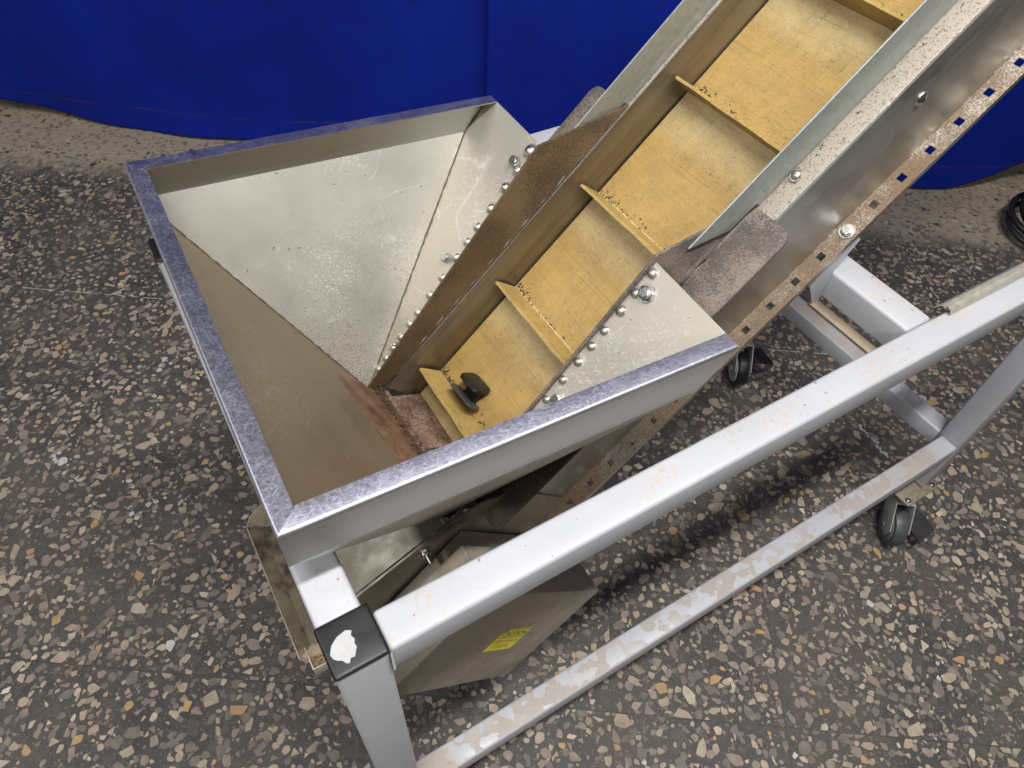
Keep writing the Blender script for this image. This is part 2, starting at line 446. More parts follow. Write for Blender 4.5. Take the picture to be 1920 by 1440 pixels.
M_JOINT = plain('dark_joint', (0.035, 0.033, 0.03), .9)
CHIPS = [chip_mat('chip_tan', (0.30, 0.242, 0.178), (0.40, 0.33, 0.25)),
         chip_mat('chip_grey_brown', (0.12, 0.104, 0.088), (0.19, 0.165, 0.138)),
         chip_mat('chip_dark', (0.062, 0.055, 0.05), (0.098, 0.085, 0.075)),
         chip_mat('chip_pale', (0.40, 0.33, 0.25), (0.50, 0.42, 0.33)),
         chip_mat('chip_orange', (0.36, 0.225, 0.105), (0.45, 0.295, 0.145)),
         chip_mat('chip_rose_grey', (0.20, 0.158, 0.132), (0.28, 0.225, 0.185)),
         chip_mat('chip_white', (0.44, 0.42, 0.38), (0.52, 0.50, 0.46), .25)]

# ------------------------------------------------------------------ mesh helpers
WORLD = {}                                        # world matrix of every object
MF = Matrix.Translation((0, 0, FZ))               # machine frame: z = 0 at the top of the post caps
AL = radians(43.0)
YC = 0.419
MH = Matrix.Translation((.0005, -.0228, .0633 + FZ)) @ Matrix.Scale(.9, 4)   # hopper and belt unit: modelled at ten ninths, seated 66 mm above the rails
CONV = MH @ Matrix.Translation((0.7094, YC, -0.0507)) @ Matrix.Rotation(-AL, 4, 'Y')   # local x up the belt, y across, z off the belt


def mk(name, bm, mat, parent=None, M=None, sharp=32, smooth=True):
    me = bpy.data.meshes.new(name)
    bmesh.ops.recalc_face_normals(bm, faces=bm.faces)
    bm.to_mesh(me)
    bm.free()
    for m_ in (mat if isinstance(mat, (list, tuple)) else [mat]):
        me.materials.append(m_)
    if smooth:
        me.polygons.foreach_set('use_smooth', [True] * len(me.polygons))
        me.set_sharp_from_angle(angle=radians(sharp))
    return put(bpy.data.objects.new(name, me), parent, MF if M is None else M)


def put(o, parent, M):
    COL.objects.link(o)
    WORLD[o] = M.copy()
    if parent:
        o.parent = parent
        o.matrix_basis = WORLD[parent].inverted() @ M
    else:
        o.matrix_basis = M
    return o


def box(bm, a, b, bevel=0.0, seg=2):
    cx, cy, cz = [(p + q) / 2 for p, q in zip(a, b)]
    r = bmesh.ops.create_cube(bm, size=1, matrix=Matrix.Translation((cx, cy, cz)) @ Matrix.Diagonal((b[0] - a[0], b[1] - a[1], b[2] - a[2], 1)))
    if bevel:
        es = list({e for v in r['verts'] for e in v.link_edges})
        bmesh.ops.bevel(bm, geom=es, offset=bevel, segments=seg, profile=.5, affect='EDGES')
    return bm


def boxo(name, a, b, mat, parent, bevel=0.0, M=None, seg=2):
    return mk(name, box(bmesh.new(), a, b, bevel, seg), mat, parent, M)


def sheet(bm, pts, th, bevel=0.0):
    """closed plate: polygon pts with thickness vector th"""
    th = Vector(th)
    a = [bm.verts.new(Vector(p)) for p in pts]
    b = [bm.verts.new(Vector(p) + th) for p in pts]
    n = len(pts)
    fs = [bm.faces.new(a), bm.faces.new(b[::-1])]
    for i in range(n):
        fs.append(bm.faces.new((a[i], b[i], b[(i + 1) % n], a[(i + 1) % n])))
    if bevel:
        es = list({e for f in fs[:2] for e in f.edges})
        bmesh.ops.bevel(bm, geom=es, offset=bevel, segments=2, profile=.5, affect='EDGES')
    return bm


def tube(bm, pts, r, seg=8, closed=False):
    pts = [Vector(p) for p in pts]
    rings = []
    n = len(pts)
    up = Vector((0, 0, 1))
    for i, p in enumerate(pts):
        if closed:
            d = (pts[(i + 1) % n] - pts[i - 1]).normalized()
        else:
            d = (pts[min(i + 1, n - 1)] - pts[max(i - 1, 0)]).normalized()
        s = d.cross(up)
        if s.length < 1e-3:
            s = d.cross(Vector((1, 0, 0)))
        s.normalize()
        t = s.cross(d)
        rings.append([bm.verts.new(p + (s * cos(2 * pi * k / seg) + t * sin(2 * pi * k / seg)) * r) for k in range(seg)])
    m = n if closed else n - 1
    for i in range(m):
        a, b = rings[i], rings[(i + 1) % n]
        for k in range(seg):
            bm.faces.new((a[k], a[(k + 1) % seg], b[(k + 1) % seg], b[k]))
    if not closed:
        bm.faces.new(rings[0][::-1])
        bm.faces.new(rings[-1])
    return bm


def cyl(bm, p, axis, r, h, seg=24, r2=None, bevel=0.0):
    q = Vector(axis).normalized().to_track_quat('Z', 'Y').to_matrix().to_4x4()
    M = Matrix.Translation(Vector(p) + Vector(axis).normalized() * h / 2) @ q
    r_ = bmesh.ops.create_cone(bm, cap_ends=True, segments=seg, radius1=r, radius2=r if r2 is None else r2, depth=h, matrix=M)
    if bevel:
        es = [e for e in {e for v in r_['verts'] for e in v.link_edges} if len(e.link_faces) == 2 and e.calc_face_angle(0) > 1.0]
        bmesh.ops.bevel(bm, geom=es, offset=bevel, segments=2, profile=.5, affect='EDGES')
    return bm


def dome(bm, p, axis, r, flat=.75):
    q = Vector(axis).normalized().to_track_quat('Z', 'Y').to_matrix().to_4x4()
    bmesh.ops.create_uvsphere(bm, u_segments=12, v_segments=8, radius=r, matrix=Matrix.Translation(p) @ q @ Matrix.Diagonal((1, 1, flat, 1)))
    return bm


def empty(name, M):
    o = bpy.data.objects.new(name, None)
    o.empty_display_size = .1
    return put(o, None, M)


def tag(o, label=None, cat=None, group=None, kind=None):
    for k, v in (('label', label), ('category', cat), ('group', group), ('kind', kind)):
        if v:
            o[k] = v
    return o


# ================================================================== floor
TA = radians(-35.0)
TU = Vector((cos(TA), sin(TA), 0))      # along the joints that run across the picture
TV = Vector((-sin(TA), cos(TA), 0))
TP = 0.364
V0 = 1.349 % TP
U0 = 0.02
FLOOR_M = Matrix((TU, TV, Vector((0, 0, 1)))).transposed().to_4x4()


def in_view(u, v, m):
    p = TU * u + TV * v
    # wedge of floor that the camera can see, with a margin, ending behind the curtain
    q = cam.matrix_world.inverted() @ p
    if q.z > -0.2:
        return False
    x, y = q.x / -q.z * 1327.5, q.y / -q.z * 1327.5
    k = m * 1327.5 / -q.z
    return abs(x) < 960 + k and abs(y) < 720 + k and v < 2.95


bm = box(bmesh.new(), (-2.8, -2.2, -0.06), (4.6, 5.0, -0.005))
floor = tag(mk('floor', bm, M_JOINT, None, FLOOR_M), kind='structure')
tile_me = {}
for key, m_ in (('d', M_TILE), ('p', M_TILE_LIT)):
    t_ = bmesh.new()
    g = 0.00018
    box(t_, (g, g, -0.02), (TP - g, TP - g, 0))
    me = bpy.data.meshes.new('tile')
    t_.to_mesh(me)
    t_.free()
    me.materials.append(m_)
    tile_me[key] = me
tiles = []
for i in range(-9, 14):
    for j in range(-7, 9):
        u, v = U0 + i * TP, V0 + j * TP
        if not in_view(u + TP / 2, v + TP / 2, 1.25):
            continue
        pale = v + .01 > 2.06  # row by the curtain that gets the painted light
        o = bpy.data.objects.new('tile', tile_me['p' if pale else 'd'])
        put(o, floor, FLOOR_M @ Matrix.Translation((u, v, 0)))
        tiles.append((u, v, pale))

# stone chips set flush in the tiles: thrown large first, then smaller ones in the gaps
rng = random.Random(5)
cell = 0.05
grid = {}


def free(u, v, r):
    R = int(math.ceil((r + .03) / cell))
    ci, cj = int(u // cell), int(v // cell)
    for a in range(ci - R, ci + R + 1):
        for b in range(cj - R, cj + R + 1):
            for (x, y, q) in grid.get((a, b), ()):
                if (x - u) ** 2 + (y - v) ** 2 < (r + q) ** 2:
                    return False
    return True


chips = []
for (rmin, rmax, per_tile, pack) in ((.0110, .0168, 34, .76), (.0076, .0112, 260, .71), (.0045, .0075, 520, .71), (.0022, .0042, 200, .84)):
    for (tu, tv, pale) in tiles:
        if not in_view(tu + TP / 2, tv + TP / 2, .95 if rmin > .004 else .30):
            continue
        dist = (TU * (tu + TP / 2) + TV * (tv + TP / 2) - cam.location).length
        if rmax < .0045 and dist > 2.3:
            continue
        for _ in range(per_tile):
            u, v = tu + rng.random() * TP, tv + rng.random() * TP
            r = rng.uniform(rmin, rmax)
            if not free(u, v, r * pack):
                continue
            grid.setdefault((int(u // cell), int(v // cell)), []).append((u, v, r * pack))
            el = rng.uniform(1.0, 1.75)
            an = rng.random() * 2 * pi
            k = rng.choice((3, 4, 4, 5, 5, 6, 7))
            ph = rng.random()
            pts = []
            for a in range(k):
                th = 2 * pi * (a + ph + rng.uniform(-.28, .28)) / k
                rr = r * rng.uniform(.78, 1.26)
                x, y = rr * cos(th) * math.sqrt(el), rr * sin(th) / math.sqrt(el)
                pts.append((u + x * cos(an) - y * sin(an), v + x * sin(an) + y * cos(an)))
            # blunt the corners a little
            q = []
            for a in range(k):
                p0, p1, p2 = pts[a - 1], pts[a], pts[(a + 1) % k]
                c_ = rng.uniform(.03, .17)
                q.append((p1[0] + (p0[0] - p1[0]) * c_, p1[1] + (p0[1] - p1[1]) * c_))
                q.append((p1[0] + (p2[0] - p1[0]) * c_, p1[1] + (p2[1] - p1[1]) * c_))
            g = .0012
            q = [(min(max(x, tu + g), tu + TP - g), min(max(y, tv + g), tv + TP - g)) for x, y in q]
            w = rng.random()
            c = 0 if w < .27 else 1 if w < .54 else 2 if w < .68 else 3 if w < .73 else 4 if w < .76 else 5 if w < .996 else 6
            if pale:
                c = {2: 0, 1: 5}.get(c, c) if rng.random() < .75 else c  # lighter chips here carry the same painted light
            chips.append((u, v, r, q, c, .00025 + rng.random() * .0004))


def chip_bm(bm, q, z, c=0, off=(0, 0)):
    a = [bm.verts.new((x - off[0], y - off[1], z)) for x, y in q]
    b = [bm.verts.new((x - off[0], y - off[1], -.002)) for x, y in q]
    n = len(q)
    try:
        f = [bm.faces.new(a)]
    except ValueError:
        return
    for i in range(n):
        f.append(bm.faces.new((a[i], b[i], b[(i + 1) % n], a[(i + 1) % n])))
    for x in f:
        x.material_index = c


def score(c):
    p = TU * c[0] + TV * c[1]
    q = cam.matrix_world.inverted() @ p
    x, y = q.x / -q.z * 1327.5, q.y / -q.z * 1327.5
    inside = abs(x) < 955 and abs(y) < 715
    hid = (-0.1 < p.x < .6 and .1 < p.y < .9)
    return (c[2] / -q.z) * (1 if inside else .01) * (.2 if hid else 1)


chips.sort(key=score, reverse=True)
for (u, v, r, q, c, z) in chips[:290]:
    b = bmesh.new()
    chip_bm(b, q, z, 0, (u, v))
    mk('stone_chip', b, CHIPS[c], floor, FLOOR_M @ Matrix.Translation((u, v, 0)), smooth=False)
b = bmesh.new()
for (u, v, r, q, c, z) in chips[290:]:
    chip_bm(b, q, z, c)
tag(mk('stone_chips', b, CHIPS, floor, FLOOR_M, smooth=False), kind='stuff')

# white filler left in some of the joints, and paint spilt on the tiles
b = bmesh.new()
for (vj, u0, u1, dens) in ((V0 + 3 * TP, -1.9, -.55, .8), (V0 + 3 * TP, .75, 1.25, .75), (V0 + 5 * TP, -2.2, -.6, .85), (V0 + 5 * TP, 1.35, 1.95, .9), (V0 + 4 * TP, 1.0, 1.3, .3)):
    u = u0
    while u < u1:
        L = rng.uniform(.006, .03)
        if rng.random() < dens:
            w = rng.uniform(.0006, .0022)
            box(b, (u, vj - w, -.004), (u + L, vj + w, .0007))
        u += L + rng.uniform(0, .006)
tag(mk('joint_filler', b, M_GROUT, floor, FLOOR_M), kind='stuff')


def blob(bm, u, v, r, z, k=9, rg=rng):
    c = [(u + r * rg.uniform(.6, 1.2) * cos(2 * pi * a / k), v + r * rg.uniform(.6, 1.2) * sin(2 * pi * a / k)) for a in range(k)]
    chip_bm(bm, c, z)


b = bmesh.new()
p0, p1 = Vector((1.520, .250, 0)), Vector((1.504, .140, 0))
for i in range(13):
    f = i / 12
    p = p0.lerp(p1, f)
    blob(b, p.x + rng.uniform(-.004, .004) + (.006 if 4 < i < 8 else 0), p.y, rng.uniform(.004, .0075), .0012 + i * 1e-5)
mk('paint_spill', b, M_WHITEP, floor, Matrix.Identity(4), smooth=False)
for (x, y, n, s) in ((-.40, 1.20, 7, .012), (-.10, 1.40, 5, .008), (-.28, .95, 5, .008), (.05, 1.62, 3, .008), (1.15, -.30, 4, .006), (1.35, .50, 5, .008)):
    b = bmesh.new()
    for i in range(n):
        blob(b, x + rng.uniform(-.02, .02), y + rng.uniform(-.02, .02), s * rng.uniform(.3, 1), .0012 + i * 2e-5)
    mk('paint_spot', b, M_WHITEP, floor, Matrix.Identity(4), smooth=False)


# ================================================================== curtains
def curtain(name, c0, c1, off, label, phase, wig):
    P0 = Vector((.3586, 2.501, 0))
    d = Vector((.833, -.553, 0)).normalized()
    nrm = Vector((-d.y, d.x, 0))
    nu, nv, H = int((c1 - c0) / .016), 52, 3.7
    b = bmesh.new()
    rows = []
    rg = random.Random(phase)
    waves = [(rg.uniform(2.5, 5.5), rg.uniform(0, 6), rg.uniform(.018, .036)) for _ in range(3)] + [(rg.uniform(8, 15), rg.uniform(0, 6), rg.uniform(.004, .008)) for _ in range(3)]
    for j in range(nv + 1):
        t = (j / nv) ** 1.6
        row = []
        for i in range(nu + 1):
            cw = c0 + (c1 - c0) * i / nu
            c = cw / 1.04
            w = sum(a * sin(k * c + ph + .5 * sin(2.2 * t + k)) for k, ph, a in waves) * wig * (.35 + 1.3 * t ** .6)
            low = max(0, 1 - t * H / .22) ** 2
            w += low * .018 * sin(5.2 * c + 1.3 + phase) + low * .006 * sin(17 * c)
            zb = .012 + .055 * max(0, (-.25 - c) / .55) ** 1.5 + .10 * max(0, min(1, (c - 2.76) / .26)) + .008 * sin(3.7 * c)
            w += .22 * max(0, (c - 2.68)) + .16 * max(0, -.35 - c) * (1 - .4 * t)
            z = zb + t * (H - zb)
            row.append(b.verts.new(P0 + d * cw + nrm * (w + off) + Vector((0, 0, z))))
        rows.append(row)
    for j in range(nv):
        for i in range(nu):
            b.faces.new((rows[j][i], rows[j][i + 1], rows[j + 1][i + 1], rows[j + 1][i]))
    o = mk(name, b, M_CURTAIN, None, Matrix.Identity(4), sharp=180)
    s = o.modifiers.new('thickness', 'SOLIDIFY')
    s.thickness = .002
    return tag(o, label, 'curtain', 'blue curtains')


curtain('curtain', -2.1, 1.10, 0.0, 'wide blue cloth curtain behind the hopper, dark stains above its hem', 3, .7)
curtain('curtain', 1.070, 4.3, -0.045, 'blue cloth curtain behind the inclined conveyor, hem lifting at the right', 8, 1.7)

# ================================================================== the machine
root = tag(empty('hopper_conveyor', Matrix.Identity(4)), 'inclined yellow belt conveyor with a square stainless hopper on a grey white wheeled frame', 'conveyor')


# ---------------- frame
def tubeo(name, a, b, mat=M_PAINT, bev=.0048, parent=root):
    return boxo(name, a, b, mat, parent, bev, seg=3)


FW, FL = .666, 1.405
S = .050
RT = -.002                                     # top of the rails


def post(x, y, label=None):
    p = tubeo('post', (x, y, -.773), (x + S, y + S, -.0035))
    b = box(bmesh.new(), (x - .001, y - .001, -.0030), (x + S + .001, y + S + .001, .0020), .0034, 3)
    mk('end_cap', b, M_BLACK, p)
    return p


near_post = post(0, 0)
post(0, FW - S)
post(FL - S, 0)
post(FL - S, FW - S)
tubeo('top_rail', (S + .0005, .001, RT - .046), (FL - S - .0005, .0425, RT))
tubeo('top_rail', (S + .0005, FW - .043, RT - .046), (FL - S - .0005, FW - .001, RT))
tubeo('cross_rail', (.001, S + .0005, RT - .046), (.0455, FW - S - .0005, RT))
tubeo('cross_beam', (.800, .0432, RT - .0465), (.850, FW - .0437, RT - .0005))
LR = -.606
tubeo('lower_rail', (S + .0005, .001, LR - .046), (FL - S - .0005, .0425, LR), M_PAINT_LOW)
tubeo('lower_rail', (S + .0005, FW - .043, LR - .046), (FL - S - .0005, FW - .001, LR), M_PAINT_LOW)
tubeo('lower_cross_rail', (FL - .049, S + .0005, LR - .046), (FL - .001, FW - S - .0005, LR), M_PAINT_LOW)
tubeo('lower_cross_rail', (.001, S + .0005, LR - .046), (.049, FW - S - .0005, LR), M_PAINT_LOW)
# weld beads where tubes meet the near post
b = bmesh.new()
for i in range(9):
    dome(b, (S + .0015, -.0005, -.008 - i * .0046), (1, -1, 0), .0024, .35)
mk('weld_bead', b, M_PAINT, near_post)
# white paint smeared over the cap of the near post
b = bmesh.new()
rg = random.Random(4)
prof = [(.004, .022), (.008, .029), (.015, .034), (.024, .036), (.029, .033), (.026, .029), (.0285, .025), (.0262, .021), (.0275, .0175), (.0245, .014), (.0225, .0095), (.019, .0115), (.0165, .007), (.0135, .0085), (.0115, .0125), (.008, .014), (.005, .0175)]
sheet(b, [(x, y, .0018) for x, y in prof], (0, 0, .0007))
bmesh.ops.bevel(b, geom=list(b.edges), offset=.0003, segments=1, affect='EDGES')
mk('paint_smear', b, M_WHITEP, near_post)

# bracket under the side channel, welded to the cross beam
b = bmesh.new()
sheet(b, [(.787, .170, -.058), (.799, .170, -.058), (.799, .170, .004), (.826, .170, .046), (.812, .170, .056), (.770, .170, .018), (.760, .170, -.014)], (0, .005, 0), .0008)
br = mk('bracket', b, M_PAINT, root)
boxo('bracket_foot', (.782, .060, -.060), (.7995, .175, -.055), M_TRAY, br, .0006)


def hexbolt(p, axis, r, h, par, name='hex_bolt', washer=True, M=MH):
    b = bmesh.new()
    axis = Vector(axis).normalized()
    if washer:
        cyl(b, p, axis, r * 1.35, .0018, 24)
    cyl(b, Vector(p) + axis * .0016, axis, r, h, 6, bevel=.0008)
    cyl(b, Vector(p) + axis * (h + .0012), axis, r * .62, .0012, 16)
    return mk(name, b, M_ZINC, par, M, sharp=30)



# casters
def caster(cx, cy, ang, off, pedal, phead, hubmat, tyremat):
    """ang, off: direction and distance the wheel trails from its pivot; pedal, phead: start and heading of the brake pedal"""
    B = Matrix.Translation((cx, cy, 0))
    M = B @ Matrix.Rotation(ang, 4, 'Z')
    bm = box(bmesh.new(), (-.055, -.046, .1515), (.055, .046, .1565), .003, 2)
    c = mk('caster', bm, M_PLATE, root, B)
    for sx in (-.043, .043):
        for sy in (-.034, .034):
            hexbolt((sx, sy, .1562), (0, 0, 1), .0055, .003, c, 'plate_bolt', M=B)
    bm = bmesh.new()
    cyl(bm, (0, 0, .138), (0, 0, 1), .030, .0135, 24)
    cyl(bm, (0, 0, .128), (0, 0, 1), .022, .0105, 24)
    sheet(bm, [(-.024, -.021, .128), (off * .8, -.021, .126), (off * .8, .021, .126), (-.024, .021, .128)], (0, 0, -.003), .0008)
    for s in (-1, 1):
        y = s * .0205
        sheet(bm, [(-.022, y, .128), (off * .8, y, .126), (off + .034, y, .070), (off + .026, y, .042), (off, y, .034), (off - .022, y, .046)], (0, s * .003, 0), .0008)
    mk('fork', bm, M_GALV, c, M)
    bm = bmesh.new()
    cyl(bm, (off, -.016, .050), (0, 1, 0), .0495, .032, 40, bevel=.006)
    w = mk('wheel', bm, tyremat, c, M)
    for s in (-1, 1):
        bm = bmesh.new()
        cyl(bm, (off, s * .0152, .050), (0, s, 0), .041, .0035, 36, r2=.038)
        cyl(bm, (off, s * .0186, .050), (0, s, 0), .027, .0012, 28, r2=.024)
        cyl(bm, (off, s * .0190, .050), (0, s, 0), .0085, .008, 6)
        mk('hub', bm, hubmat, w, M)
    P = Matrix.Translation((pedal[0], pedal[1], 0)) @ Matrix.Rotation(phead, 4, 'Z')
    bm = bmesh.new()
    sheet(bm, [(-.004, -.028, .082), (.066, -.033, .058), (.066, .033, .058), (-.004, .028, .082)], (0, 0, -.006), .0012)
    sheet(bm, [(-.040, -.022, .080), (.004, -.022, .080), (.004, .022, .080), (-.040, .022, .080)], (0, 0, -.010), .001)
    mk('brake_pedal', bm, M_PEDAL, c, P)
    bm = bmesh.new()
    for i in range(6):
        f = .38 + i * .10
        x = -.004 + .070 * f
        box(bm, (x, -.028, .081 - .024 * f), (x + .0025, .028, .0838 - .024 * f))
    tag(mk('pedal_ribs', bm, M_PEDAL, c, P), kind='stuff')
    return c


caster(1.342, .028, radians(231), .058, (1.343, -.016), radians(-84), M_MGREY, M_DGREY)
caster(1.372, .628, radians(237), .086, (1.362, .560), radians(-10), M_LGREY, M_BLACK)
caster(.028, .030, radians(20), .045, (.11, .05), radians(20), M_LGREY, M_BLACK)
caster(.028, FW - .030, radians(-15), .045, (.11, FW - .04), radians(-15), M_LGREY, M_BLACK)

# ---------------- hopper
HX, HY, HZ = .0010, .1174, .0607
LX, LY = .5550, .6123
HH, HFL, TH = .0577, .0243, .0018


def T(x, y, z):
    a = -.0137
    return Vector((HX + cos(a) * x - sin(a) * y, HY + sin(a) * x + cos(a) * y, HZ + z - .0566 * x + .0325 * y))


SL = 1.2                                            # slope of the right-hand sheets
rr = .0042
outer = [(0, -HH), (0, -rr)] + [(rr - rr * cos(a), -rr + rr * sin(a)) for a in (radians(22), radians(45), radians(68))] + [(rr, 0), (HFL, 0)]
inner = [(HFL, -TH), (rr, -TH)] + [(rr - (rr - TH) * cos(a), -rr + (rr - TH) * sin(a)) for a in (radians(68), radians(22))] + [(TH, -rr), (TH, -HH)]
prof = outer + inner


def rim_side(fa, fb, name='rim'):
    b = bmesh.new()
    n = len(prof)
    N = 24
    rings = []
    for k in range(N + 1):
        t = k / N
        rings.append([b.verts.new(Vector(T(*fa(d, z))).lerp(T(*fb(d, z)), t)) for d, z in prof])
    for k in range(N):
        for i in range(n):
            b.faces.new((rings[k][i], rings[k][(i + 1) % n], rings[k + 1][(i + 1) % n], rings[k + 1][i]))
    b.faces.new(rings[0])
    b.faces.new(rings[-1][::-1])
    return mk(name, b, M_RIM, root, MH, sharp=40)


g = .0003
rim_front = rim_side(lambda d, z: (d + g, d, z), lambda d, z: (LX + z / SL, d, z))
rim_left = rim_side(lambda d, z: (d, d + g, z), lambda d, z: (d, LY - d - g, z))
rim_back = rim_side(lambda d, z: (d + g, LY - d, z), lambda d, z: (LX + z / SL, LY - d, z))

YF, YN = .5605, .2775                              # skirt planes (far, near)
VF, VN = Vector((.235, YF + .002, -.345)), Vector((.235, YN - .002, -.345))
BF, BN = Vector((.262, YF - .003, -.374)), Vector((.262, YN + .003, -.374))


def top_right(y):                                  # on the upper edge of the right-hand sheets
    t = (y - T(LX, 0, 0).y) / (T(LX, LY, 0).y - T(LX, 0, 0).y)
    return T(LX, LY * t, 0)


def wallo(name, pts, mat, outward, parent=root):
    pts = [Vector(p) for p in pts]
    n = (pts[1] - pts[0]).cross(pts[2] - pts[0]).normalized()
    if n.dot(Vector(outward)) < 0:
        n = -n
    return mk(name, sheet(bmesh.new(), pts, n * TH), mat, parent, MH)


dzr = HH / SL
wallo('hopper_wall', [T(TH, LY - TH, -HH + .001), T(LX - dzr, LY - TH, -HH + .001), VF], M_HOP_BACK, (0, 1, -.5))
wallo('hopper_wall', [T(TH, TH, -HH + .001), T(LX - dzr, TH, -HH + .001), VN], M_HOP_BACK, (0, -1, -.5))
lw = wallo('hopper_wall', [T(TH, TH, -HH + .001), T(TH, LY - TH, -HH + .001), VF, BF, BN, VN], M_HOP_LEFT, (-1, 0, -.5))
wr_far = wallo('hopper_wall', [T(LX, LY - TH, -.001), top_right(YF), VF, T(LX - dzr, LY - TH, -HH)], M_HOP_RIGHT, (1, 0, -1))
wr_near = wallo('hopper_wall', [T(LX, TH, -.001), top_right(YN), VN, T(LX - dzr, TH, -HH)], M_HOP_RIGHT, (1, 0, -1))
NRM = Vector((-.7682, -.0102, .6402))


def seam(a, b_, r, par, inward):
    pts = []
    a, b_ = Vector(a), Vector(b_)
    n = 60
    for i in range(n + 1):
        f = i / n
        pts.append(a.lerp(b_, f) + Vector(inward) * (.0006 + .0004 * sin(i * 2.3)) + Vector((rng.uniform(-1, 1), rng.uniform(-1, 1), rng.uniform(-1, 1))) * .0005)
    return mk('seam', tube(bmesh.new(), pts, r, 6), M_SEAM, par, MH)


seam(T(LX - dzr, LY - TH, -HH), VF, .0013, wr_far, (0, -1, 1))
seam(T(TH, LY - TH, -HH), VF, .0013, lw, (1, -1, 1))
seam(T(TH, TH, -HH), VN, .0013, lw, (1, 1, 1))
seam(T(LX - dzr, LY - TH, -HH), T(LX - .010, LY - TH, -.012), .0013, wr_far, (-1, -1, 0))


# weld domes and bolts along the slot for the belt
def domeo(p, r, par):
    b = bmesh.new()
    dome(b, Vector(p) + NRM * .001, NRM, r, .8)
    cyl(b, Vector(p) - NRM * .001, NRM, r * 1.22, .0016, 12)
    return mk('dome_nut', b, M_DOME, par, MH, sharp=60)


far_d = [(.529, .004), (.508, -.020), (.483, -.051), (.460, -.079), (.441, -.102), (.420, -.126), (.394, -.158), (.370, -.187), (.346, -.216), (.329, -.236), (.310, -.258), (.294, -.277), (.279, -.296), (.263, -.316)]
for i, (x, z) in enumerate(far_d):
    domeo((x, YF + .0118, z), .0080 if i < 9 else .0070, wr_far)
domeo((.551, YF + .0125, .031), .0105, wr_far)
for (x, z) in [(.549, .024), (.528, -.002), (.508, -.025), (.486, -.052), (.468, -.074), (.449, -.096), (.427, -.122), (.403, -.152), (.384, -.174), (.362, -.200), (.340, -.226)]:
    domeo((x, YN - .0108, z), .0072, wr_near)


for (x, y, z) in ((.534, .585, .0105), (.412, .588, -.1355)):
    hexbolt((x, y, z), NRM, .0090, .0080, wr_far, washer=False)
b = bmesh.new()
for i in range(9):
    dome(b, (.300 + rng.uniform(-.005, .005), .571 + rng.uniform(-.005, .004), -.270 + rng.uniform(-.005, .005)), NRM, rng.uniform(.003, .0065), .8)
mk('sealed_bolt', b, M_DOME, wr_far, MH)
for (x, y, z) in ((.534, .2540, .006), (.411, .2520, -.142)):
    hexbolt((x, y, z), NRM, .0098, .007, wr_near)

# rusted hinge plate on the left sheet, hinge and floor plate
LN = (BF - VF).cross(Vector((0, 1, 0))).normalized()
lwn = (T(0, 0, -HH) - T(0, .6, -HH)).cross(VF - T(0, 0, -HH)).normalized()
if lwn.x < 0:
    lwn = -lwn
up_l = (T(TH, .3, -HH) - Vector((.235, .42, -.345))).normalized()
b = bmesh.new()
p_ = [Vector((.171, .553, -.248)), Vector((.171, .285, -.2575)), Vector((.236, .2835, -.3465)), Vector((.261, .2855, -.3715)), Vector((.261, .5525, -.3715)), Vector((.236, .5555, -.3455))]
sheet(b, [q + lwn * .0015 for q in p_], lwn * .0018)
hp = mk('hinge_plate', b, M_RUST_PLATE, root, MH)
b = bmesh.new()
sheet(b, [q + lwn * .0036 for q in (Vector((.2135, .552, -.311)), Vector((.2135, .286, -.317)), Vector((.236, .2850, -.3465)), Vector((.258, .2865, -.369)), Vector((.258, .5515, -.369)), Vector((.236, .5535, -.3455)))], lwn * .0018)
mk('hinge_leaf', b, M_RUST_PLATE, hp, MH)
for (y, u_) in ((.545, .30), (.470, .72), (.448, .55), (.392, .62), (.345, .60), (.405, .88)):
    q = Vector((.171, y, -.252)).lerp(Vector((.236, y, -.346)), u_) + lwn * (.0055 if u_ > .6 else .0035)
    b = bmesh.new()
    dome(b, q, lwn, .0042, .35)
    mk('rivet', b, M_BLACK if u_ > .5 else M_DOME, hp)
b = bmesh.new()
y = .288
k = 0
while y < .548:
    L = .046
    cyl(b, (.2665, y, -.3720), (0, 1, 0), .0058 if k % 2 == 0 else .0052, L - .0015, 14, bevel=.0006)
    y += L
    k += 1
mk('hinge_barrel', b, M_RUST_FLOOR, hp, MH)
b = bmesh.new()
sheet(b, [(.271, .286, -.3775), (.271, .418, -.3775), (.338, .418, -.4085), (.338, .286, -.4085)], (0, 0, -.002), .0004)
mk('floor_plate', b, M_RUST_FLOOR, root, MH)
b = bmesh.new()
sheet(b, [(.271, .420, -.3765), (.271, .553, -.3765), (.338, .553, -.4075), (.338, .420, -.4075)], (0, 0, -.002), .0004)
mk('floor_plate', b, M_RUST_FLOOR, root, MH)
# scrapings of dirt in the bottom corner
b = bmesh.new()
for i in range(420):
    f = rng.random() ** 1.6
    q = VF.lerp(BN, f * .8) + Vector((rng.uniform(-.004, .022), -.004 - abs(rng.gauss(0, .010)), .003 + abs(rng.gauss(0, .004))))
    s = rng.uniform(.0004, .0016)
    box(b, q - Vector((s, s * rng.uniform(.5, 1.4), s * .6)), q + Vector((s, s, s * .6)))
tag(mk('outlet_dirt', b, M_CRUMB, root, MH), kind='stuff')

